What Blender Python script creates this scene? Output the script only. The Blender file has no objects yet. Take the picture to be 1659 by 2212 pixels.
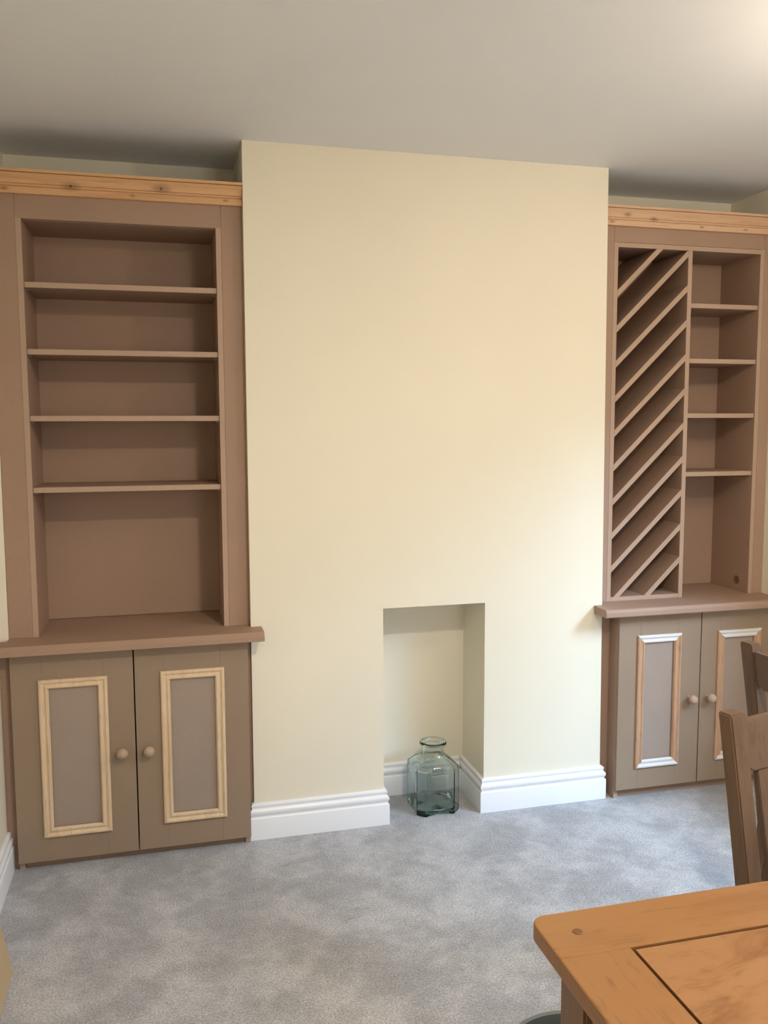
import bpy, bmesh, math, random
from mathutils import Vector, Matrix
random.seed(7)
sc = bpy.context.scene
COL = sc.collection
# ------------------------------------------------------------------ camera
def cam_setup():
    cx, cy, cz, yaw, pit, rol, f = -0.2796, -2.9778, 1.4648, 0.2495, -0.1001, -0.0033, 1868.9
    fw = Vector((math.sin(yaw)*math.cos(pit), math.cos(yaw)*math.cos(pit), math.sin(pit)))
    r = Vector((math.cos(yaw), -math.sin(yaw), 0)); u = r.cross(fw)
    c, s = math.cos(rol), math.sin(rol)
    r, u = c*r + s*u, -s*r + c*u
    cd = bpy.data.cameras.new('camera'); co = bpy.data.objects.new('camera', cd); COL.objects.link(co)
    m = Matrix((r, u, -fw)).transposed().to_4x4(); m.translation = (cx, cy, cz)
    co.matrix_world = m
    cd.sensor_fit = 'VERTICAL'; cd.sensor_height = 36.0; cd.lens = f/2212*36.0
    cd.clip_start = 0.05
    sc.camera = co
cam_setup()
# ------------------------------------------------------------------ light
sc.view_settings.view_transform = 'Standard'; sc.view_settings.look = 'None'
sc.view_settings.gamma = 1.0; sc.view_settings.use_curve_mapping = False
sc.view_settings.exposure = 0.07
w = bpy.data.worlds.new('sky'); sc.world = w; w.use_nodes = True
wn = w.node_tree; tc = wn.nodes.new('ShaderNodeTexCoord'); sp = wn.nodes.new('ShaderNodeSeparateXYZ'); cr = wn.nodes.new('ShaderNodeValToRGB')
wn.links.new(tc.outputs['Generated'], sp.inputs[0]); wn.links.new(sp.outputs['Z'], cr.inputs[0]); wn.links.new(cr.outputs[0], wn.nodes['Background'].inputs[0])
cr.color_ramp.elements[0].position = .0; cr.color_ramp.elements[0].color = (.12, .13, .11, 1)
cr.color_ramp.elements[1].position = .12; cr.color_ramp.elements[1].color = (.62, .78, 1, 1)
wn.nodes['Background'].inputs[1].default_value = 2.2
def area(name, loc, direction, sx, sy, power, color, spread=math.pi):
    ld = bpy.data.lights.new(name, 'AREA'); ld.shape = 'RECTANGLE'; ld.size = sx; ld.size_y = sy
    ld.energy = power; ld.color = color; ld.spread = spread
    o = bpy.data.objects.new(name, ld); COL.objects.link(o); o.location = loc
    o.rotation_euler = Vector(direction).to_track_quat('-Z', 'Y').to_euler()
    return o
# daylight through the right-wall window, then an added fill light behind the camera
area('daylight_and_fill', (3.00, -2.50, 2.78), (-2.0, 2.1, -2.1), 1.4, 1.0, 320, (0.44, 0.69, 1.0))
area('daylight_and_fill', (1.25, -4.78, 1.45), (-.1, 1, -0.05), 1.2, 1.1, 34, (1.0, 0.95, 0.88))
def bulb(kind, loc, power, color, size):
    ld = bpy.data.lights.new('bulb_light', kind); ld.energy = power; ld.color = color
    if kind == 'POINT': ld.shadow_soft_size = size
    else: ld.shape = 'DISK'; ld.size = size
    lo = bpy.data.objects.new('bulb_light', ld); COL.objects.link(lo); lo.location = loc
PEND = (1.50, -1.45, 2.17); DOWN = (0.55, -2.40, 2.388)
bulb('POINT', PEND, 17, (1.0, 0.83, 0.62), .07)
bulb('AREA', DOWN, 34, (1.0, 0.88, 0.72), .12)

# ------------------------------------------------------------------ materials
def new_mat(name):
    m = bpy.data.materials.new(name); m.use_nodes = True
    nt = m.node_tree; b = nt.nodes['Principled BSDF']
    return m, nt, b
def N(nt, t, **kw):
    n = nt.nodes.new(t)
    for k, v in kw.items():
        if k.startswith('i_'): n.inputs[k[2:].replace('_', ' ')].default_value = v
        else: setattr(n, k, v)
    return n
def mixc(nt, fac, a, b):
    n = nt.nodes.new('ShaderNodeMix'); n.data_type = 'RGBA'
    for s, v in ((0, fac), (6, a), (7, b)):
        if hasattr(v, 'links') or hasattr(v, 'is_output'): nt.links.new(v, n.inputs[s])
        else: n.inputs[s].default_value = v if s == 0 else (*v, 1)
    return n.outputs[2]
def coords(nt, scale=(1, 1, 1), loc=(0, 0, 0)):
    # world position, so that grain is continuous over separate boards
    g = nt.nodes.new('ShaderNodeNewGeometry'); mp = nt.nodes.new('ShaderNodeMapping')
    mp.inputs['Scale'].default_value = scale; mp.inputs['Location'].default_value = loc
    nt.links.new(g.outputs['Position'], mp.inputs[0]); return mp.outputs[0]
def noise(nt, vec, scale, detail=4, rough=.55, dist=0):
    n = nt.nodes.new('ShaderNodeTexNoise'); n.inputs['Scale'].default_value = scale
    n.inputs['Detail'].default_value = detail; n.inputs['Roughness'].default_value = rough; n.inputs['Distortion'].default_value = dist
    nt.links.new(vec, n.inputs['Vector']); return n.outputs['Fac']
def ramp(nt, fac, a, b):
    n = nt.nodes.new('ShaderNodeMapRange'); n.interpolation_type = 'SMOOTHSTEP'
    n.inputs[1].default_value = a; n.inputs[2].default_value = b; nt.links.new(fac, n.inputs[0]); return n.outputs[0]
def bump(nt, b, h, strength, dist=.001):
    n = nt.nodes.new('ShaderNodeBump'); n.inputs['Strength'].default_value = strength; n.inputs['Distance'].default_value = dist
    nt.links.new(h, n.inputs['Height']); nt.links.new(n.outputs[0], b.inputs['Normal'])

def paint(name, col, rough=.6, bs=.15):
    m, nt, b = new_mat(name); v = coords(nt)
    c = mixc(nt, ramp(nt, noise(nt, v, 1.7, 3), .3, .7), tuple(x*.975 for x in col), col)
    nt.links.new(c, b.inputs['Base Color']); b.inputs['Roughness'].default_value = rough
    bump(nt, b, noise(nt, v, 160, 3), bs, .0006); return m
def mdf(name, col):
    m, nt, b = new_mat(name); v = coords(nt)
    f = noise(nt, v, 420, 3, .7); g = noise(nt, v, 5, 3)
    c = mixc(nt, ramp(nt, f, .3, .7), tuple(x*.86 for x in col), tuple(min(1, x*1.1) for x in col))
    c = mixc(nt, ramp(nt, g, .35, .75), c, tuple(x*.93 for x in col))
    nt.links.new(c, b.inputs['Base Color']); b.inputs['Roughness'].default_value = .62
    b.inputs['Specular IOR Level'].default_value = .35
    bump(nt, b, f, .15, .0004); return m
def wood(name, col, dark, scale, rough=.45, knots=(), axis_knot='xz', spec=.4, big=1.0, lo=.45, hi=.75):
    """scale: anisotropic grain scale (small number = along the grain)"""
    m, nt, b = new_mat(name); v = coords(nt, scale)
    a = noise(nt, v, 1.0*big, 4, .6, 1.2); f = noise(nt, v, 7.0*big, 3, .6, .3)
    c = mixc(nt, ramp(nt, a, lo, hi), col, dark)
    c = mixc(nt, ramp(nt, f, .52, .75), c, tuple(x*.72 for x in col))
    for (kx, kz, r) in knots:
        p = coords(nt, (1/(r*2.2), 0, 1/r), (-kx/(r*2.2), 0, -kz/r))
        d = nt.nodes.new('ShaderNodeVectorMath'); d.operation = 'LENGTH'; nt.links.new(p, d.inputs[0])
        halo = ramp(nt, d.outputs['Value'], 3.2, .8)
        c2 = mixc(nt, halo, c, tuple(x*.62 for x in col))
        p2 = coords(nt, (1/r, 0, 1/r), (-kx/r, 0, -kz/r))
        d2 = nt.nodes.new('ShaderNodeVectorMath'); d2.operation = 'LENGTH'; nt.links.new(p2, d2.inputs[0])
        c = mixc(nt, ramp(nt, d2.outputs['Value'], 1.0, .5), c2, tuple(x*.22 for x in col))
    nt.links.new(c, b.inputs['Base Color']); b.inputs['Roughness'].default_value = rough
    b.inputs['Specular IOR Level'].default_value = spec
    bump(nt, b, f, .12, .0005); return m

def simple(name, col, rough=.5, metal=0, emit=None):
    m, nt, b = new_mat(name); b.inputs['Base Color'].default_value = (*col, 1); b.inputs['Roughness'].default_value = rough
    b.inputs['Metallic'].default_value = metal
    v = coords(nt); bump(nt, b, noise(nt, v, 90, 3), .08, .0005)
    if emit: b.inputs['Emission Color'].default_value = (*emit[0], 1); b.inputs['Emission Strength'].default_value = emit[1]
    return m

M = {}
M['cream'] = paint('cream_wall_paint', (0.82, 0.765, 0.625))
M['ceiling'] = paint('white_ceiling_paint', (0.83, 0.845, 0.87), .8)
M['gloss'] = paint('white_gloss_paint', (0.84, 0.85, 0.88), .28, .05)
M['mdf'] = mdf('raw_mdf', (0.375, 0.248, 0.180))
M['mdf_edge'] = mdf('raw_mdf_cut_edge', (0.455, 0.32, 0.238))
M['mdf_door'] = mdf('raw_mdf_door', (0.31, 0.225, 0.158))
M['mdf_panel'] = mdf('raw_mdf_door_panel', (0.355, 0.28, 0.23))
M['pine_l'] = wood('raw_pine', (0.66, 0.385, 0.195), (0.56, 0.30, 0.14), (1.2, 30, 30), .5,
    [(-.5402, 2.2229, .006), (-.2615, 2.2317, .006), (-.7398, 2.2062, .003), (-.3519, 2.2058, .0022), (-.0545, 2.2074, .0022)])
M['pine_r'] = wood('raw_pine_right', (0.66, 0.43, 0.27), (0.56, 0.33, 0.20), (1.2, 30, 30), .5,
    [(1.4351, 2.248, .0035), (1.5483, 2.2372, .004), (1.3744, 2.2211, .0026), (1.7563, 2.219, .0022), (1.95, 2.219, .0022)])
M['beading'] = wood('pale_pine_beading', (0.72, 0.55, 0.37), (0.62, 0.44, 0.27), (30, 30, 3), .38, spec=.5)
M['beading_r'] = wood('pine_beading_right', (0.52, 0.32, 0.20), (0.42, 0.235, 0.13), (30, 30, 3), .3, spec=.5)
M['beading_white'] = simple('white_beading', (0.70, 0.68, 0.67), .3)
M['knob'] = mdf('beech_knob', (0.46, 0.33, 0.235))
M['oak_x'] = wood('oak_grain_across', (0.252, 0.124, 0.048), (0.181, 0.078, 0.026), (2.2, 14, 14), .33, big=1.0, lo=.5, hi=.8)
M['oak_y'] = wood('oak_grain_lengthways', (0.241, 0.118, 0.045), (0.181, 0.078, 0.026), (14, 2.2, 14), .33, lo=.5, hi=.8)
M['oak_panel'] = wood('oak_panel_grain', (0.262, 0.131, 0.056), (0.166, 0.070, 0.022), (4, 11, 11), .33, lo=.46, hi=.66)
M['oak_z'] = wood('oak_leg_grain', (0.17, 0.095, 0.05), (0.13, 0.07, 0.035), (20, 20, 2.5), .4)
M['oak_groove'] = wood('oak_groove_stain', (0.06, 0.022, 0.008), (0.045, 0.016, 0.006), (8, 8, 8), .6)
M['chair'] = wood('chair_oak', (0.135, 0.082, 0.052), (0.10, 0.057, 0.034), (20, 20, 2.5), .38)

def carpet():
    m, nt, b = new_mat('grey_carpet'); v = coords(nt)
    big = ramp(nt, noise(nt, v, 4.2, 9, .66, .2), .40, .62)
    mid = ramp(nt, noise(nt, v, 22, 4, .6), .3, .7)
    fine = noise(nt, v, 190, 4, .75); fine2 = noise(nt, v, 90, 3, .7)
    c = mixc(nt, big, (0.355, 0.356, 0.370), (0.485, 0.487, 0.505))
    c = mixc(nt, mid, tuple([0]*3), c) if False else c
    k = nt.nodes.new('ShaderNodeMath'); k.operation = 'MULTIPLY_ADD'; nt.links.new(ramp(nt, fine, .25, .75), k.inputs[0]); k.inputs[1].default_value = .95; k.inputs[2].default_value = .52
    k2 = nt.nodes.new('ShaderNodeMath'); k2.operation = 'MULTIPLY_ADD'; nt.links.new(mid, k2.inputs[0]); k2.inputs[1].default_value = .14; k2.inputs[2].default_value = .93
    k3 = nt.nodes.new('ShaderNodeMath'); k3.operation = 'MULTIPLY'; nt.links.new(k.outputs[0], k3.inputs[0]); nt.links.new(k2.outputs[0], k3.inputs[1])
    vm = nt.nodes.new('ShaderNodeVectorMath'); vm.operation = 'SCALE'; nt.links.new(c, vm.inputs[0]); nt.links.new(k3.outputs[0], vm.inputs['Scale'])
    nt.links.new(vm.outputs[0], b.inputs['Base Color']); b.inputs['Roughness'].default_value = .95
    b.inputs['Specular IOR Level'].default_value = .1
    b.inputs['Sheen Weight'].default_value = .15
    s = nt.nodes.new('ShaderNodeMath'); s.operation = 'ADD'; nt.links.new(fine, s.inputs[0]); nt.links.new(fine2, s.inputs[1])
    bump(nt, b, s.outputs[0], .7, .004); return m
M['carpet'] = carpet()
M['metal'] = simple('dull_steel', (0.22, 0.19, 0.16), .5, .6)
M['bin'] = simple('dark_grey_plastic', (0.075, 0.088, 0.082), .42)
M['dark'] = simple('brown_plug', (0.17, 0.09, 0.05), .9)
M['bulb'] = simple('lit_bulb', (1, .9, .7), .3, 0, ((1, .78, .5), 12))
M['shade'] = simple('white_lamp_shade', (0.8, 0.78, 0.72), .7)
M['thread'] = simple('white_thread', (0.8, 0.8, 0.8), .7)
def glass():
    m, nt, b = new_mat('recycled_green_glass'); b.inputs['Base Color'].default_value = (0.93, 0.985, 0.97, 1)
    b.inputs['Roughness'].default_value = .02; b.inputs['Transmission Weight'].default_value = 1; b.inputs['IOR'].default_value = 1.48
    a = nt.nodes.new('ShaderNodeVolumeAbsorption'); a.inputs[0].default_value = (0.30, 0.66, 0.58, 1); a.inputs[1].default_value = 11
    nt.links.new(a.outputs[0], nt.nodes['Material Output'].inputs['Volume'])
    v = coords(nt); bump(nt, b, noise(nt, v, 22, 2), .25, .004); return m
M['glass'] = glass()
def pane():
    m, nt, b = new_mat('window_glass'); t = nt.nodes.new('ShaderNodeBsdfTransparent'); g = nt.nodes.new('ShaderNodeBsdfGlossy')
    g.inputs['Roughness'].default_value = .02; mx = nt.nodes.new('ShaderNodeMixShader'); mx.inputs[0].default_value = .06
    nt.links.new(t.outputs[0], mx.inputs[1]); nt.links.new(g.outputs[0], mx.inputs[2]); nt.links.new(mx.outputs[0], nt.nodes['Material Output'].inputs[0]); return m
M['pane'] = pane()

# ------------------------------------------------------------------ helpers
def thing(name, label, cat, loc=(0, 0, 0), rz=0, group=None):
    o = bpy.data.objects.new(name, None); COL.objects.link(o); o.location = loc; o.rotation_euler = (0, 0, rz)
    o.empty_display_size = .1
    o['label'] = label; o['category'] = cat
    if group: o['group'] = group
    return o
def tag(o, label, cat, group=None):
    o['label'] = label; o['category'] = cat
    if group: o['group'] = group
    return o
def base(parent):
    v = Vector((0, 0, 0)); p = parent
    while p is not None: v += p.location; p = p.parent
    return v
def link(name, bm, mat, parent=None, local=False, smooth=False):
    """bm in world coordinates (local=False) or in the parent's coordinates (local=True)"""
    bmesh.ops.recalc_face_normals(bm, faces=bm.faces)
    me = bpy.data.meshes.new(name)
    if parent is not None and not local:
        bmesh.ops.translate(bm, verts=bm.verts, vec=-base(parent))
    if smooth:
        for f in bm.faces: f.smooth = True
    bm.to_mesh(me); bm.free(); me.materials.append(mat)
    o = bpy.data.objects.new(name, me); COL.objects.link(o)
    if parent is not None: o.parent = parent
    if mat.name == 'raw_mdf' and name in ('shelf', 'rack_slat', 'divider', 'side_panel', 'rack_base', 'top_panel') and not local:
        me.materials.append(M['mdf_edge'])          # the sawn edges of the board are paler than its faces
        for f in me.polygons:
            if f.normal.y < -.7: f.material_index = 1
    if smooth:
        try: me.set_sharp_from_angle(angle=math.radians(35))
        except Exception: pass
    return o
def boxbm(x0, x1, y0, y1, z0, z1, bev=.0008, bm=None):
    b = bmesh.new()
    vs = [b.verts.new(p) for p in ((x0,y0,z0),(x1,y0,z0),(x1,y1,z0),(x0,y1,z0),(x0,y0,z1),(x1,y0,z1),(x1,y1,z1),(x0,y1,z1))]
    for f in ((0,3,2,1),(4,5,6,7),(0,1,5,4),(1,2,6,5),(2,3,7,6),(3,0,4,7)): b.faces.new([vs[i] for i in f])
    if bev: bmesh.ops.bevel(b, geom=b.edges[:]+b.verts[:], offset=bev, segments=1, affect='EDGES')
    if bm is None: return b
    me = bpy.data.meshes.new('t'); b.to_mesh(me); b.free(); bm.from_mesh(me); bpy.data.meshes.remove(me); return bm
def box(name, x0, x1, y0, y1, z0, z1, mat, parent=None, bev=.0008, local=False):
    return link(name, boxbm(x0, x1, y0, y1, z0, z1, bev), mat, parent, local)
def prismbm(poly, fn, d0, d1, bev=0, bm=None):
    """poly: 2-D points; fn(a,b,d) -> 3-D"""
    b = bmesh.new()
    A = [b.verts.new(fn(p[0], p[1], d0)) for p in poly]; B = [b.verts.new(fn(p[0], p[1], d1)) for p in poly]
    b.faces.new(A); b.faces.new(B[::-1]); n = len(poly)
    for i in range(n): b.faces.new([A[i], B[i], B[(i+1) % n], A[(i+1) % n]])
    bmesh.ops.recalc_face_normals(b, faces=b.faces)
    if bev: bmesh.ops.bevel(b, geom=b.edges[:]+b.verts[:], offset=bev, segments=1, affect='EDGES')
    if bm is None: return b
    me = bpy.data.meshes.new('t'); b.to_mesh(me); b.free(); bm.from_mesh(me); bpy.data.meshes.remove(me); return bm
XZ = lambda a, b, d: (a, d, b)      # polygon in x-z, depth along y
YZ = lambda a, b, d: (d, a, b)      # polygon in y-z, length along x
XY = lambda a, b, d: (a, b, d)
def sweepbm(profile, path, closed=False):
    """profile: (out, up) pairs; path: xy points, 'out' is to the right of travel; mitred joints"""
    b = bmesh.new(); n = len(path); rings = []
    for i, p in enumerate(path):
        P = Vector(p)
        dn = (Vector(path[(i+1) % n])-P).normalized() if (closed or i < n-1) else None
        dp = (P-Vector(path[i-1])).normalized() if (closed or i > 0) else None
        if dn is None: dn = dp
        if dp is None: dp = dn
        n1 = Vector((dp.y, -dp.x)); n2 = Vector((dn.y, -dn.x)); m = (n1+n2); m = m/max(1e-6, m.length_squared)*2
        rings.append([b.verts.new((P.x+m.x*o, P.y+m.y*o, u)) for o, u in profile])
    k = len(profile)
    for i in range(n if closed else n-1):
        A, B = rings[i], rings[(i+1) % n]
        for j in range(k): b.faces.new([A[j], B[j], B[(j+1) % k], A[(j+1) % k]])
    if not closed: b.faces.new(rings[0]); b.faces.new(rings[-1][::-1])
    return b
def lathebm(profile, seg=40, centre=(0, 0, 0), axis='z'):
    b = bmesh.new(); rings = []
    for r, h in profile:
        ring = []
        for i in range(seg):
            a = 2*math.pi*i/seg; x, y = r*math.cos(a), r*math.sin(a)
            p = (x, y, h) if axis == 'z' else (x, -h, y)
            ring.append(b.verts.new((centre[0]+p[0], centre[1]+p[1], centre[2]+p[2])))
        rings.append(ring)
    for A, B in zip(rings, rings[1:]):
        for i in range(seg): b.faces.new([A[i], A[(i+1) % seg], B[(i+1) % seg], B[i]])
    b.faces.new(rings[0]); b.faces.new(rings[-1][::-1])
    return b
def struct(o): o['kind'] = 'structure'; return o

# ------------------------------------------------------------------ measures
H = 2.4; XL, XR = -0.788, 2.101; YB = -4.6; D = 0.3445
XB, XBT = 1.353, 1.334
FX0, FX1, FZ, FD = 0.4747, 0.866, 0.8058, 0.238
def xr(z): return XB+(XBT-XB)*z/H
WY0, WY1, WZ0, WZ1 = -2.20, -0.75, 0.80, 1.95       # right-wall window
BX0, BX1, BZ0, BZ1 = 0.65, 1.85, 0.9, 2.0            # unseen back-wall window, added for the fill light
# ------------------------------------------------------------------ the room
struct(box('floor', XL-.18, XR+.15, YB-.15, D+.15, -.1, 0, M['carpet'], bev=0))
struct(box('ceiling', XL-.18, XR+.15, YB-.15, D+.15, H, H+.1, M['ceiling'], bev=0))
XW = -.812     # the left wall steps out a little in front of the alcove
struct(link('wall_left', prismbm([(XW-.15, YB-.15), (XW, YB-.15), (XW, -.004), (XL, .030), (XL, D+.15), (XW-.15, D+.15)], XY, 0, H), M['cream']))
struct(box('wall_alcove', XL, XR, D, D+.15, 0, H, M['cream'], bev=0))
bm = bmesh.new()
for y0, y1, z0, z1 in ((YB-.15, WY0, 0, H), (WY1, D+.15, 0, H), (WY0, WY1, 0, WZ0), (WY0, WY1, WZ1, H)):
    boxbm(XR, XR+.15, y0, y1, z0, z1, 0, bm)
struct(link('wall_right', bm, M['cream']))
bm = bmesh.new()
for x0, x1, z0, z1 in ((XW, BX0, 0, H), (BX1, XR, 0, H), (BX0, BX1, 0, BZ0), (BX0, BX1, BZ1, H)):
    boxbm(x0, x1, YB-.15, YB, z0, z1, 0, bm)
struct(link('wall_back', bm, M['cream']))
# chimney breast with the small fireplace recess
bm = prismbm([(0, 0), (FX0, 0), (FX0, FZ), (FX1, FZ), (FX1, 0), (XB, 0), (XBT, H), (0, H)], XZ, 0, D)
boxbm(FX0, FX1, FD, D, 0, FZ, 0, bm)
struct(link('wall_chimney_breast', bm, M['cream']))
def window(name, box4, axis, c):
    a0, a1, z0, z1 = box4; t = .05
    def bb(bm, p0, p1, q0, q1, d0, d1):
        if axis == 'x': boxbm(d0, d1, p0, p1, q0, q1, .002, bm)
        else: boxbm(p0, p1, d0, d1, q0, q1, .002, bm)
    bm = bmesh.new(); s = .03
    bb(bm, a0, a1, z0, z0+t, c-s, c+s); bb(bm, a0, a1, z1-t, z1, c-s, c+s)
    bb(bm, a0, a0+t, z0+t, z1-t, c-s, c+s); bb(bm, a1-t, a1, z0+t, z1-t, c-s, c+s)
    m = (a0+a1)/2; bb(bm, m-.025, m+.025, z0+t, z1-t, c-s, c+s)
    f = struct(link(name, bm, M['gloss']))
    for p0, p1 in ((a0+t, m-.025), (m+.025, a1-t)):
        bm = bmesh.new()
        if axis == 'x': boxbm(c-.002, c+.002, p0, p1, z0+t, z1-t, 0, bm)
        else: boxbm(p0, p1, c-.002, c+.002, z0+t, z1-t, 0, bm)
        link('pane', bm, M['pane'], f)
    bm = bmesh.new()
    if axis == 'x': boxbm(XR-.03, c-.03, a0+.001, a1-.001, z0+.0, z0+.02, .003, bm)
    else: boxbm(a0+.001, a1-.001, c+.03, YB+.03, z0, z0+.02, .003, bm)
    link('window_sill', bm, M['gloss'], f)
window('window_1', (WY0, WY1, WZ0, WZ1), 'x', XR+.11)
window('fill_window', (BX0, BX1, BZ0, BZ1), 'y', YB-.11)  # added opening that lets in the fill from behind
# skirting
SK = [(0, 0), (.018, 0), (.018, .076), (.0165, .079), (.013, .081), (.0125, .084), (.0135, .088), (.016, .092), (.0172, .097), (.0168, .102), (.015, .106), (.011, .109), (.0095, .112),
      (.0095, .116), (.011, .118), (.0115, .122), (.010, .126), (.007, .128), (.004, .130), (0, .130)]
def skirting(name, path):
    return struct(link(name, sweepbm(SK, path), M['gloss'], smooth=True))
skirting('baseboard_chimney_left', [(0, .03), (0, 0), (FX0, 0), (FX0, FD)])
skirting('baseboard_recess', [(FX0+.018, FD), (FX1-.018, FD)])
skirting('baseboard_chimney_right', [(FX1, FD), (FX1, 0), (XB, 0), (XB, .05)])
skirting('baseboard_left', [(XW, YB), (XW, -.0128)])
skirting('baseboard_right', [(XR, -.0475), (XR, YB)])
skirting('baseboard_back', [(XR-.018, YB), (XW+.018, YB)])

# ------------------------------------------------------------------ built-in units
def beading(door, x0, x1, z0, z1, yf, mat):
    """picture-frame moulding, four mitred lengths in one frame, standing 10 mm proud of the door"""
    wv = .032
    prof = [(0, 0), (0, .007), (.004, .0105), (.009, .0105), (.012, .007), (.016, .0055), (.020, .006), (.023, .009), (.027, .009), (.030, .005), (wv, .001), (wv, 0)]
    b = bmesh.new(); rings = []
    for cx, cz, sx, sz in ((x0, z0, 1, 1), (x1, z0, -1, 1), (x1, z1, -1, -1), (x0, z1, 1, -1)):
        rings.append([b.verts.new((cx+sx*i, yf-h, cz+sz*i)) for i, h in prof])
    k = len(prof)
    for i in range(4):
        A, B = rings[i], rings[(i+1) % 4]
        for j in range(k-1): b.faces.new([A[j], B[j], B[j+1], A[j+1]])
    for f in b.faces: f.smooth = False
    o = link('moulding', b, mat, door)
    if mat.name == 'pine_beading_right':      # head and foot lengths are coloured white, the uprights brown pine
        o.data.materials.append(M['beading_white'])
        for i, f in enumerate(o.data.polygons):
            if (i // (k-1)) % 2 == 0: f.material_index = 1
        o['label'] = 'moulding with white head and foot and brown pine uprights'
    return o
def knob(door, x, z, yf):
    R = .0185
    prof = [(.0085, 0), (.0075, .004), (.0072, .010), (.009, .014)]
    for i in range(1, 12):
        a = math.pi*(i/12*.86+.14); prof.append((R*math.sin(a), .030-R*.95*math.cos(a)))
    prof.append((.0015, .030+R*.95))
    return link('knob', lathebm(prof, 28, (x, yf, z), 'y'), M['knob'], door, smooth=True)
def door(cab, x0, x1, z0, z1, yb_, yf, mo, kx, kz, bead_mat, label=None):
    st = (mo[0]+.014-x0, x1-mo[1]+.014, z1-mo[3]+.014, mo[2]+.014-z0)   # stile/rail widths reach under the beading
    d = link('door', boxbm(x0, x0+st[0], yb_, yf, z0, z1, .0008), M['mdf_door'], cab)  # hanging or meeting stile
    if label: d['label'] = label
    box('stile', x1-st[1], x1, yb_, yf, z0, z1, M['mdf_door'], d)
    box('rail', x0+st[0], x1-st[1], yb_, yf, z1-st[2], z1, M['mdf_door'], d, bev=.0005)
    box('rail', x0+st[0], x1-st[1], yb_, yf, z0, z0+st[3], M['mdf_door'], d, bev=.0005)
    box('panel', x0+st[0], x1-st[1], yb_, yf+.004, z0+st[3], z1-st[2], M['mdf_panel'], d, bev=0)
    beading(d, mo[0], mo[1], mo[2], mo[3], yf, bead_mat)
    knob(d, kx, kz, yf)
    return d
YF, YBK = -.045, -.027
def base_unit(label, x0, xm, x1, z0, ztop, doors, fill_l, fill_r, yfill, bead):
    cab = thing('base_cabinet', label, 'cabinet', ((x0+x1)/2, 0, 0))
    box('side_panel', x0, x0+.018, YBK+.001, D-.002, 0, ztop, M['mdf'], cab)
    box('side_panel', x1-.018, x1, YBK+.001, D-.002, 0, ztop, M['mdf'], cab)
    box('bottom_panel', x0+.018, x1-.018, YBK+.004, D-.002, z0+.022, z0+.04, M['mdf'], cab)
    box('plinth', x0+.018, x1-.018, -.014, .004, 0, z0+.022, M['mdf'], cab)
    box('back_panel', x0+.018, x1-.018, D-.012, D-.002, z0+.04, ztop, M['mdf'], cab)
    for f in (fill_l, fill_r):
        if f: box('filler_strip', f[0], f[1], f[3], f[3]+(.008 if f[3] < 0 else .018), f[2], ztop, M['mdf'], cab, bev=.0005)
    for a in doors: door(cab, *a, bead_mat=bead)
    return cab
WTL, WTR = .030, .030
zL, zR = .768, .771
base_unit('left MDF base cupboard under the chamfered worktop, raw pine beading on both doors', -.7776, -.394, -.0164, .0287, zL-WTL,
    [(-.7776, -.3962, .0287, .7335, YBK, YF, (-.694, -.479, .111, .6445), -.4382, .383),
     (-.3922, -.0164, .0287, .7335, YBK, YF, (-.3095, -.098, .1153, .6462), -.3523, .382)],
    (XW+.0005, -.7785, .0, -.0125), (-.0160, -.0005, .132, .012), .032, M['beading'])
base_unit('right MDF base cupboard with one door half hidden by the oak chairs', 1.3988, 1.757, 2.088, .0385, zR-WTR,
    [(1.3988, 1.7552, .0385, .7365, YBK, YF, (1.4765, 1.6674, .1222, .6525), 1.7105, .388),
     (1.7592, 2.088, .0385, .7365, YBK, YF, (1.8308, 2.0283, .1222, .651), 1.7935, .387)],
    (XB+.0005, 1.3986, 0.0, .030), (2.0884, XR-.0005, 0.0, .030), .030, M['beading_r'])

# worktops: deep shelf between the alcove walls plus a front strip that laps over the chimney breast
def worktop(label, xa, xb, x_in0, x_in1, z1, yfr, prof):
    t = thing('worktop', label, 'worktop', ((x_in0+x_in1)/2, 0, z1-.030))
    b = prismbm([(yfr+a, z1-.030+h) for a, h in prof]+[(-.0005, z1), (-.0005, z1-.030)], YZ, xa, xb)
    boxbm(x_in0, x_in1, -.0005, D-.001, z1-.030, z1, 0, b)
    link('top_board', b, M['mdf'], t)
    return t
worktop('chamfered MDF worktop on the left base cupboard, beneath five open shelf bays', XW+.003, .0366, XL+.0005, -.0005, zL, -.098,
        [(.001, 0), (0, .001), (0, .016), (.014, .0300)])
worktop('round-nosed MDF worktop on the right base cupboard, beneath the bottle rack', 1.3128, XR-.0005, XB+.0005, XR-.0005, zR, -.0985,
        [(.002, 0), (0, .003), (0, .018), (.0015, .023), (.005, .0275), (.010, .0300)])

# cornice profile (out, up), out is towards the room
CR = [(0, 0), (.012, 0), (.0135, .0015), (.0135, .0195), (.0125, .0205), (.0105, .0207), (.0105, .0225), (.0145, .023), (.0155, .0245), (.0155, .027), (.0125, .0275), (.0125, .0295), (.016, .031), (.018, .038), (.0215, .046), (.027, .053), (.0305, .0585), (.0255, .0590), (.0255, .0610), (.034, .0612), (.035, .0625), (.035, .070), (0, .070)]
def cornice(parent, x0, x1, z0, yf, mat):
    b = prismbm([(yf-o, z0+u) for o, u in CR], YZ, x0, x1)
    link('cornice', b, mat, parent)
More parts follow.
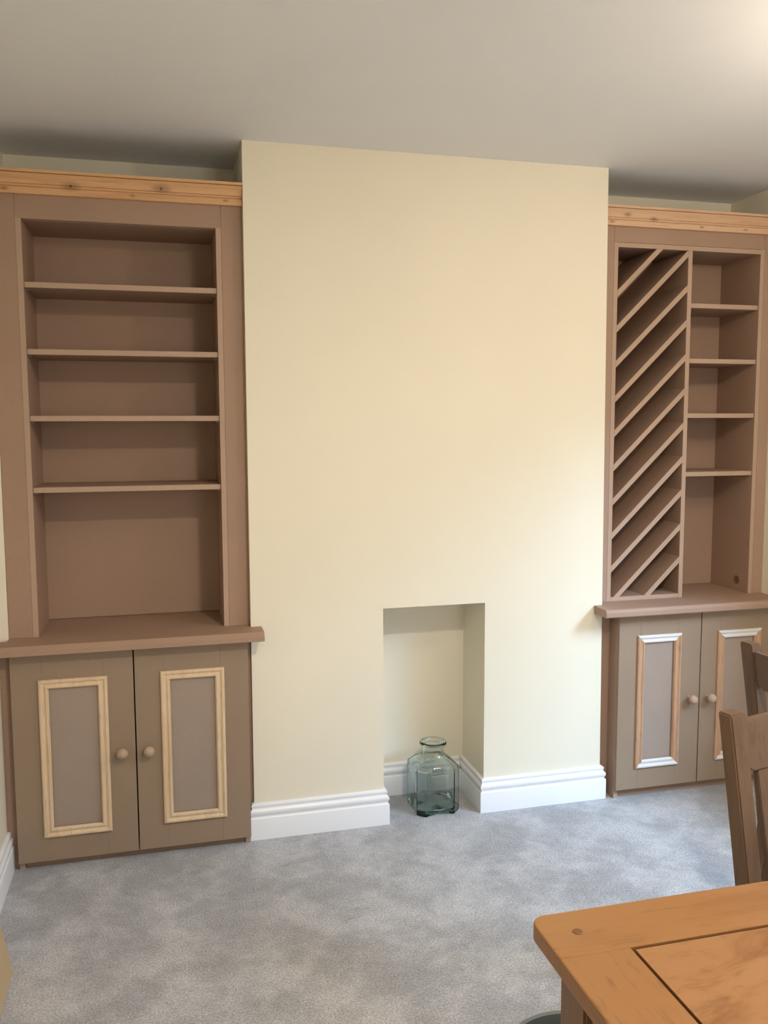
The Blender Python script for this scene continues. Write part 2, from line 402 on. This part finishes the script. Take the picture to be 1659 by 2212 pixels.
# ---- left bookcase
yl = .0338
bc = thing('bookcase', 'left built-in MDF bookcase with four wide adjustable shelves', 'bookcase', (-.394, yl, zL))
top_l = 2.199
box('side_panel', -.713, -.695, yl, D-.002, zL, 2.17, M['mdf'], bc)
box('side_panel', -.089, -.071, yl, D-.002, zL, 2.17, M['mdf'], bc)
box('top_panel', -.695, -.089, yl+.018, D-.002, 2.119, 2.137, M['mdf'], bc)
box('back_panel', -.695, -.089, .305, .317, zL+.0015, 2.119, M['mdf'], bc, bev=0)
box('top_rail', -.7126, -.0714, yl-.0002, yl+.018, 2.1195, 2.235, M['mdf'], bc)
box('filler_strip', XL+.0005, -.7133, yl, yl+.018, zL, 2.235, M['mdf'], bc)
box('filler_strip', -.0707, -.0005, yl, yl+.018, zL, 2.235, M['mdf'], bc)
for z in (1.9251, 1.713, 1.4985, 1.2646):
    box('shelf', -.6945, -.0895, yl+.008, .3045, z-.018, z, M['mdf'], bc, bev=.001)
    for x in (-.6945, -.0895-.010):
        box('shelf_pin', x, x+.010, yl+.035, yl+.041, z-.025, z-.018, M['metal'], bc, bev=0)
cornice(bc, XL+.0005, -.001, 2.1935, yl-.0005, M['pine_l'])
# ---- right bookcase with bottle rack
yr = .0519
rb = thing('bookcase', 'right built-in MDF bookcase with slanted bottle rack and four short shelves', 'bookcase', (1.74, yr, zR))
box('side_panel', 1.393, 1.411, yr, D-.002, zR, 2.150, M['mdf'], rb)
box('side_panel', 2.035, 2.053, yr, D-.002, zR, 2.150, M['mdf'], rb)
box('divider', 1.7116, 1.7298, yr, .302, zR, 2.1318, M['mdf'], rb)
box('top_panel', 1.411, 2.035, yr, D-.002, 2.132, 2.1495, M['mdf'], rb)
box('back_panel', 1.411, 2.035, .3022, .3142, zR+.001, 2.132, M['mdf'], rb, bev=0)
box('top_rail', 1.393, 2.053, yr, yr+.018, 2.1502, 2.245, M['mdf'], rb)
link('filler_strip', prismbm([(xr(zR)+.0006, zR), (1.3924, zR), (1.3924, 2.245), (xr(2.245)+.0006, 2.245)], XZ, yr, yr+.018, .0006), M['mdf'], rb)
box('filler_strip', 2.0536, XR-.0005, yr, yr+.018, zR, 2.245, M['mdf'], rb)
for z in (1.9342, 1.7209, 1.5068, 1.2752):
    box('shelf', 1.7300, 2.0348, yr+.006, .3018, z-.018, z, M['mdf'], rb, bev=.001)
box('rack_base', 1.4112, 1.7114, yr, .3018, zR, .7875, M['mdf'], rb)
def clip(poly, a, b, c):   # keep a*x+b*y<=c
    out = []
    for i in range(len(poly)):
        p, q = poly[i], poly[(i+1) % len(poly)]; fp = a*p[0]+b*p[1]-c; fq = a*q[0]+b*q[1]-c
        if fp <= 0: out.append(p)
        if (fp < 0) != (fq < 0): t = fp/(fp-fq); out.append((p[0]+t*(q[0]-p[0]), p[1]+t*(q[1]-p[1])))
    return out
for k in range(11):
    zt = 1.9717-.1325*k; sl = .983; x0, x1 = 1.4113, 1.7113
    zz = lambda x: zt+sl*(x-1.411)
    if k == 9: zz = lambda x: .8145+sl*(x-1.4457)-.026+0.0*x
    if k == 10: zz = lambda x: .9385+sl*(x-1.7116)
    th = .0262
    if k == 9: zz = lambda x: 1.2037-.0755*0+sl*(x-1.7116)-.1325*0-.132
    pl = [(1.3, zz(1.3)), (1.8, zz(1.8)), (1.8, zz(1.8)-th), (1.3, zz(1.3)-th)]
    for c in ((-1, 0, -x0), (1, 0, x1), (0, 1, 2.1318), (0, -1, -.7876)): pl = clip(pl, *c)
    link('rack_slat', prismbm(pl, XZ, yr+.0005, .3015), M['mdf'], rb)
cornice(rb, xr(2.24)+.001, XR-.0005, 2.207, yr-.0005, M['pine_r'])
# plugged round hole low on the inner right side
link('cable_hole', lathebm([(.017, 0), (.017, .0012), (.013, .0016), (.0125, .0004)], 24), M['dark'], rb)
ch = bpy.data.objects['cable_hole']
ch.data.transform(Matrix.Translation(base(rb)))
ch.data.transform(Matrix.Translation((2.0348, .125, zR+.045)) @ Matrix.Rotation(-math.pi/2, 4, 'Y'))
ch.data.transform(Matrix.Translation(-base(rb)))

# ------------------------------------------------------------------ glass vase
def vase():
    loc = (.691, .084, 0); rz = math.radians(1.5)
    v = thing('glass_vase', 'square green-tinted recycled glass vase standing in the fireplace recess', 'vase', loc, rz)
    n = 104      # steps fall exactly on the chamfer corners
    def ring(b, s, z, sq, con, wob=0):
        """s half width; sq 1 = chamfered square, 0 = circle; con = concavity of the faces"""
        out = []
        for i in range(n):
            a = 2*math.pi*i/n
            c, sn = abs(math.cos(a)), abs(math.sin(a))
            rsq = min(s/max(c, sn), s*1.26/((c+sn)/1.0)*1.30/1.0) if sq else s
            rsq = min(s/max(c, sn), s*1.69/(c+sn))
            t = abs(((a+math.pi/4) % (math.pi/2))-math.pi/4)/(math.pi/4)
            rsq *= 1-con*max(0, 1-t*1.15)**1
            r = sq*rsq+(1-sq)*s
            zz = z+wob*max(0, 1-t*1.3)
            out.append(b.verts.new((r*math.cos(a), r*math.sin(a), zz)))
        return out
    W = .0845
    outer = [(W*.86, .004, 1, .02, .012), (W*.97, .001, 1, .02, .014), (W, .010, 1, .02, .012), (W, .06, 1, .012, 0), (W, .12, 1, .012, 0), (W, .168, 1, .01, 0), (W*.985, .178, 1, .01, 0),
             (W*.90, .186, .9, 0, 0), (W*.72, .199, .7, 0, 0), (W*.55, .209, .35, 0, 0), (.043, .216, .05, 0, 0), (.0395, .224, 0, 0, 0), (.039, .236, 0, 0, 0), (.041, .243, 0, 0, 0),
             (.048, .246, 0, 0, 0), (.0515, .251, 0, 0, 0), (.0515, .257, 0, 0, 0), (.048, .2615, 0, 0, 0), (.043, .262, 0, 0, 0), (.0385, .258, 0, 0, 0)]
    g = .0042
    inner = [(.0355, .250, 0, 0, 0), (.035, .236, 0, 0, 0), (.0355, .222, 0, 0, 0), (.040, .213, .05, 0, 0), (W*.52, .205, .35, 0, 0), (W*.70, .194, .7, 0, 0), (W*.86, .181, .9, 0, 0),
             (W-g, .170, 1, .01, 0), (W-g, .12, 1, .012, 0), (W-g, .05, 1, .02, 0), (W-g-.002, .026, 1, .03, 0), (W*.84, .019, .8, .0, 0), (W*.6, .022, .2, 0, 0), (W*.3, .027, 0, 0, 0), (.004, .029, 0, 0, 0)]
    b = bmesh.new(); rs = [ring(b, *r) for r in outer+inner]
    for A, B in zip(rs, rs[1:]):
        for i in range(n): b.faces.new([A[i], A[(i+1) % n], B[(i+1) % n], B[i]])
    # underside with a shallow punt
    u1 = ring(b, W*.6, .007, .6, 0); u2 = ring(b, W*.25, .012, 0, 0)
    for A, B in ((u1, rs[0]), (u2, u1)):
        for i in range(n): b.faces.new([A[i], A[(i+1) % n], B[(i+1) % n], B[i]])
    b.faces.new(u2); b.faces.new(rs[-1])
    link('glass_body', b, M['glass'], v, local=True, smooth=True)
vase()

# ------------------------------------------------------------------ dining table
def table():
    x0, x1, y0, y1, zt, th = .2045, 1.72, -2.80, -1.9000, .770, .026
    t = thing('dining_table', 'oak dining table with a framed top and inset panel, its corner in the foreground', 'table', ((x0+x1)/2, (y0+y1)/2, 0))
    BW = .1015; gx0, gx1, gy0, gy1 = x0+BW, x1-BW, y0+BW, y1-BW
    def rc(cx, cy, r, a0, a1, n=7): return [(cx+r*math.cos(math.radians(a0+(a1-a0)*i/n)), cy+r*math.sin(math.radians(a0+(a1-a0)*i/n))) for i in range(n+1)]
    R = .022
    def slab(name, poly, mat, bev=.003):
        b = prismbm(poly, XY, zt-th, zt)
        es = [e for e in b.edges if abs(e.verts[0].co.z-e.verts[1].co.z) < 1e-6]
        out = []
        for e in es:
            m = (e.verts[0].co+e.verts[1].co)/2
            if m.x < x0+.03 and (abs(e.verts[0].co.x-e.verts[1].co.x) < .02 and m.x < x0+R+.001) or m.x > x1-R-.001 or m.y > y1-R-.001 or m.y < y0+R+.001: out.append(e)
        bmesh.ops.bevel(b, geom=out, offset=bev, segments=3, affect='EDGES', profile=.5)
        return link(name, b, mat, t, smooth=False)
    slab('top_board', rc(x0+R, y1-R, R, 180, 90)+rc(x1-R, y1-R, R, 90, 0)+[(x1, gy1), (x0, gy1)], M['oak_x'])
    slab('top_board', [(x0, gy0), (x1, gy0)]+rc(x1-R, y0+R, R, 0, -90)+rc(x0+R, y0+R, R, -90, -180), M['oak_x'])
    slab('top_board', [(x0, gy0), (gx0, gy0), (gx0, gy1-.0003), (x0, gy1-.0003)], M['oak_y'])
    slab('top_board', [(gx1, gy0), (x1, gy0), (x1, gy1-.0003), (gx1, gy1-.0003)], M['oak_y'])
    g = .0052; n = 4; h = (gy1-gy0-2*g)/n
    for i in range(n):
        box('panel_board', gx0+g, gx1-g, gy0+g+i*h, gy0+g+(i+1)*h, zt-.018, zt-.0004, M['oak_panel'], t, bev=.0003)
    box('groove_bed', gx0, gx1, gy0, gy1, zt-th, zt-.006-.0121, M['oak_groove'], t, bev=0)
    b = bmesh.new()
    for a0, a1, c0, c1 in ((gx0, gx1, gy0, gy0+g), (gx0, gx1, gy1-g, gy1), (gx0, gx0+g, gy0+g, gy1-g), (gx1-g, gx1, gy0+g, gy1-g)):
        boxbm(a0, a1, c0, c1, zt-.0179, zt-.0055, 0, b)
    link('groove', b, M['oak_groove'], t)
    for px, py in ((.2551, -1.9508), (x1-.05, -1.9508), (.2551, y0+.05), (x1-.05, y0+.05)):
        link('peg', lathebm([(.0072, zt-.008), (.0072, zt+.0006), (.0060, zt+.0011)], 20, (px, py, 0)), M['oak_peg'], t)
    L = .072
    for lx in (x0+.026, x1-.026-L):
        for ly in (y0+.05, y1-.05-L):
            cx, cy = lx+L/2, ly+L/2
            b = bmesh.new(); s = [(.5, zt-th), (.5, .60), (.40, 0)]
            rr = [[b.verts.new((cx+sx*L*k, cy+sy*L*k, z)) for sx, sy in ((-1, -1), (1, -1), (1, 1), (-1, 1))] for k, z in s]
            for A, B in zip(rr, rr[1:]):
                for i in range(4): b.faces.new([A[i], A[(i+1) % 4], B[(i+1) % 4], B[i]])
            b.faces.new(rr[0]); b.faces.new(rr[-1][::-1])
            bmesh.ops.bevel(b, geom=b.edges[:], offset=.004, segments=2, affect='EDGES')
            link('leg', b, M['oak_z'], t)
    a = x0+.036; c = y1-.06
    box('apron', x0+.098, x1-.098, c-.022, c, .655, zt-th, M['oak_x'], t, .002)
    box('apron', x0+.098, x1-.098, y0+.06, y0+.082, .655, zt-th, M['oak_x'], t, .002)
    box('apron', a, a+.022, y0+.122, y1-.122, .655, zt-th, M['oak_y'], t, .002)
    box('apron', x1-.058, x1-.036, y0+.122, y1-.122, .655, zt-th, M['oak_y'], t, .002)
M['oak_peg'] = simple('oak_peg_end', (0.13, 0.055, 0.02), .4)
table()

# ------------------------------------------------------------------ chairs (local: back at y=0, seat towards +y)
def chair(label, loc, rz):
    t = thing('dining_chair', label, 'chair', loc, rz, 'oak dining chairs by the table')
    HH, W2, pw, pd = .93, .18, .037, .037
    def yb(z):   # centre line of the back post
        if z < .45: return -.055*(1-z/.45)**1.3
        return -.083*((z-.45)/(HH-.45))**1.05
    def loft(secs, bev=.003):
        b = bmesh.new(); rr = []
        for (cx, cy, z, hx, hy) in secs: rr.append([b.verts.new((cx+sx*hx, cy+sy*hy, z)) for sx, sy in ((-1, -1), (1, -1), (1, 1), (-1, 1))])
        for A, B in zip(rr, rr[1:]):
            for i in range(4): b.faces.new([A[i], A[(i+1) % 4], B[(i+1) % 4], B[i]])
        b.faces.new(rr[0]); b.faces.new(rr[-1][::-1]); bmesh.ops.recalc_face_normals(b, faces=b.faces)
        if bev:
            es = [e for e in b.edges if e.calc_face_angle(0) > .6]
            bmesh.ops.bevel(b, geom=es, offset=bev, segments=2, affect='EDGES')
        return b
    for s in (-1, 1):
        zs = [0, .08, .16, .26, .36, .45, .52, .60, .68, .76, .84, .90, HH]
        link('leg', loft([(s*W2, yb(z), z, pw/2*(.82+.18*min(1, z/.4)), pd/2*(.8+.2*min(1, z/.4)) if z < .45 else pd/2*(1-.12*(z-.45)/.48)) for z in zs]), M['chair'], t, local=True)
        link('leg', loft([(s*(W2+.01), .375, z, .0175*(.8+.2*z/.44), .0175*(.8+.2*z/.44)) for z in (0, .2, .44)]), M['chair'], t, local=True)
        box('side_rail', s*(W2+.004)-.010, s*(W2+.004)+.010, .0195, .357, .385, .44, M['chair'], t, .002, local=True)
        box('side_stretcher', s*(W2+.004)-.008, s*(W2+.004)+.008, yb(.2)+.0185, .358, .19, .215, M['chair'], t, .002, local=True)
    box('front_rail', -W2+.008, W2-.008, .365, .385, .385, .44, M['chair'], t, .002, local=True)
    box('back_rail', -W2+.0157, W2-.0157, -.010, .010, .385, .44, M['chair'], t, .002, local=True)
    box('seat', -.205, .205, .021, .42, .4405, .462, M['chair'], t, .006, local=True)
    # top rail, bowed backwards, with a scalloped lower edge
    b = bmesh.new(); n = 16; x_ = W2-pw/2+.0005; rings = []
    for i in range(n+1):
        u = -1+2*i/n; x = u*x_; bow = -.007*(1-u*u)
        zt_ = HH-.019; zb = HH-.112-.0*(1-u*u)+.010*(abs(u) > .97)
        ring = []
        for z, off in ((zb, -.009), (zt_, -.009), (zt_, .009), (zb, .009)):
            ring.append(b.verts.new((x, yb(z)+bow+off-.002, z)))
        rings.append(ring)
    for A, B in zip(rings, rings[1:]):
        for i in range(4): b.faces.new([A[i], A[(i+1) % 4], B[(i+1) % 4], B[i]])
    b.faces.new(rings[0]); b.faces.new(rings[-1][::-1]); bmesh.ops.recalc_face_normals(b, faces=b.faces)
    es = [e for e in b.edges if e.calc_face_angle(0) > 1.0]
    bmesh.ops.bevel(b, geom=es, offset=.002, segments=2, affect='EDGES')
    link('top_rail', b, M['chair'], t, local=True)
    box('lower_rail', -x_, x_, yb(.52)-.009, yb(.52)+.009, .50, .54, M['chair'], t, .002, local=True)
    for k in range(3):
        u = (k-1)*.66; x = u*x_; zs = [.5405, .60, .66, .72, .78, HH-.1125]
        link('back_slat', loft([(x, yb(z)-.007*(1-u*u)*((z-.54)/(HH-.112-.54))**1-.001, z, .023, .006) for z in zs], .0015), M['chair'], t, local=True)
    return t
def place(label, top, post_sign, deg):
    a = math.radians(deg); lx, ly = post_sign*.18, -.083
    chair(label, (top[0]-(lx*math.cos(a)-ly*math.sin(a)), top[1]-(lx*math.sin(a)+ly*math.cos(a)), 0), a)
place('nearer oak dining chair, tucked under the far edge of the oak table', (.735, -1.617), 1, 190.5)
place('oak dining chair seen edge-on behind the nearer one, turned to the right wall', (1.108, -1.178), -1, -82)

# ------------------------------------------------------------------ small things
def bin_():
    t = thing('waste_bin', 'round dark grey waste bin on the carpet behind the table leg', 'bin', (.43, -1.630, 0))
    b = lathebm([(.105, 0), (.110, .004), (.132, .292), (.1375, .294), (.1385, .300), (.1355, .303), (.130, .300), (.127, .288), (.106, .012), (.003, .010)], 48, (.43, -1.630, 0))
    link('bin_body', b, M['bin'], t, smooth=True)
bin_()
# offcut of board leaning against the left wall: bottom edge on the carpet, top edge on the wall
th = math.radians(10)
b = boxbm(-.012, 0, -1.30, -.60, 0, .497, .0008)
c, sn_ = math.cos(th), math.sin(th)
for v in b.verts: v.co = (v.co.x*c - v.co.z*sn_ - .7105, v.co.y, v.co.z*c + v.co.x*sn_ + .012*sn_)
bo = link('board_offcut', b, mdf('pale_board', (0.50, 0.37, 0.22)))
tag(bo, 'pale fibreboard offcut leaning against the left wall', 'board')
# pendant lamp just out of frame
lx, ly, lz = PEND
t = thing('pendant_lamp', 'small white pendant lamp on the ceiling near the right wall', 'lamp', (lx, ly, H))
link('ceiling_rose', lathebm([(.045, H-.025), (.045, H-.001)], 32, (lx, ly, 0)), M['shade'], t, smooth=True)
link('cord', lathebm([(.003, lz+.09), (.003, H-.025)], 10, (lx, ly, 0)), M['shade'], t, smooth=True)
link('bulb_holder', lathebm([(.015, lz+.074), (.018, lz+.085), (.008, lz+.11)], 20, (lx, ly, 0)), M['shade'], t, smooth=True)
tag(link('downlight_ring', sweepbm([(0, H-.010), (.012, H-.010), (.016, H-.001), (0, H-.001)], [(DOWN[0]+.066*math.cos(-i*math.pi/16), DOWN[1]+.066*math.sin(-i*math.pi/16)) for i in range(32)], True), M['shade']),
    'round white downlight trim in the ceiling above the dining table', 'lamp')
# white thread lying on the carpet by the plinth
b = bmesh.new(); prev = None
for i in range(9):
    u = i/8; p = Vector((-.634+.028*u, -.100+.016*u**2-.004*math.sin(u*3), .0012))
    r = [b.verts.new(p+Vector((0, dy, dz))) for dy, dz in ((-.0006, 0), (.0006, 0), (0, .0011))]
    if prev:
        for j in range(3): b.faces.new([prev[j], prev[(j+1) % 3], r[(j+1) % 3], r[j]])
    else: b.faces.new(r)
    prev = r
b.faces.new(prev[::-1])
tag(link('thread', b, M['thread']), 'short white thread lying on the carpet by the left cupboard', 'thread')
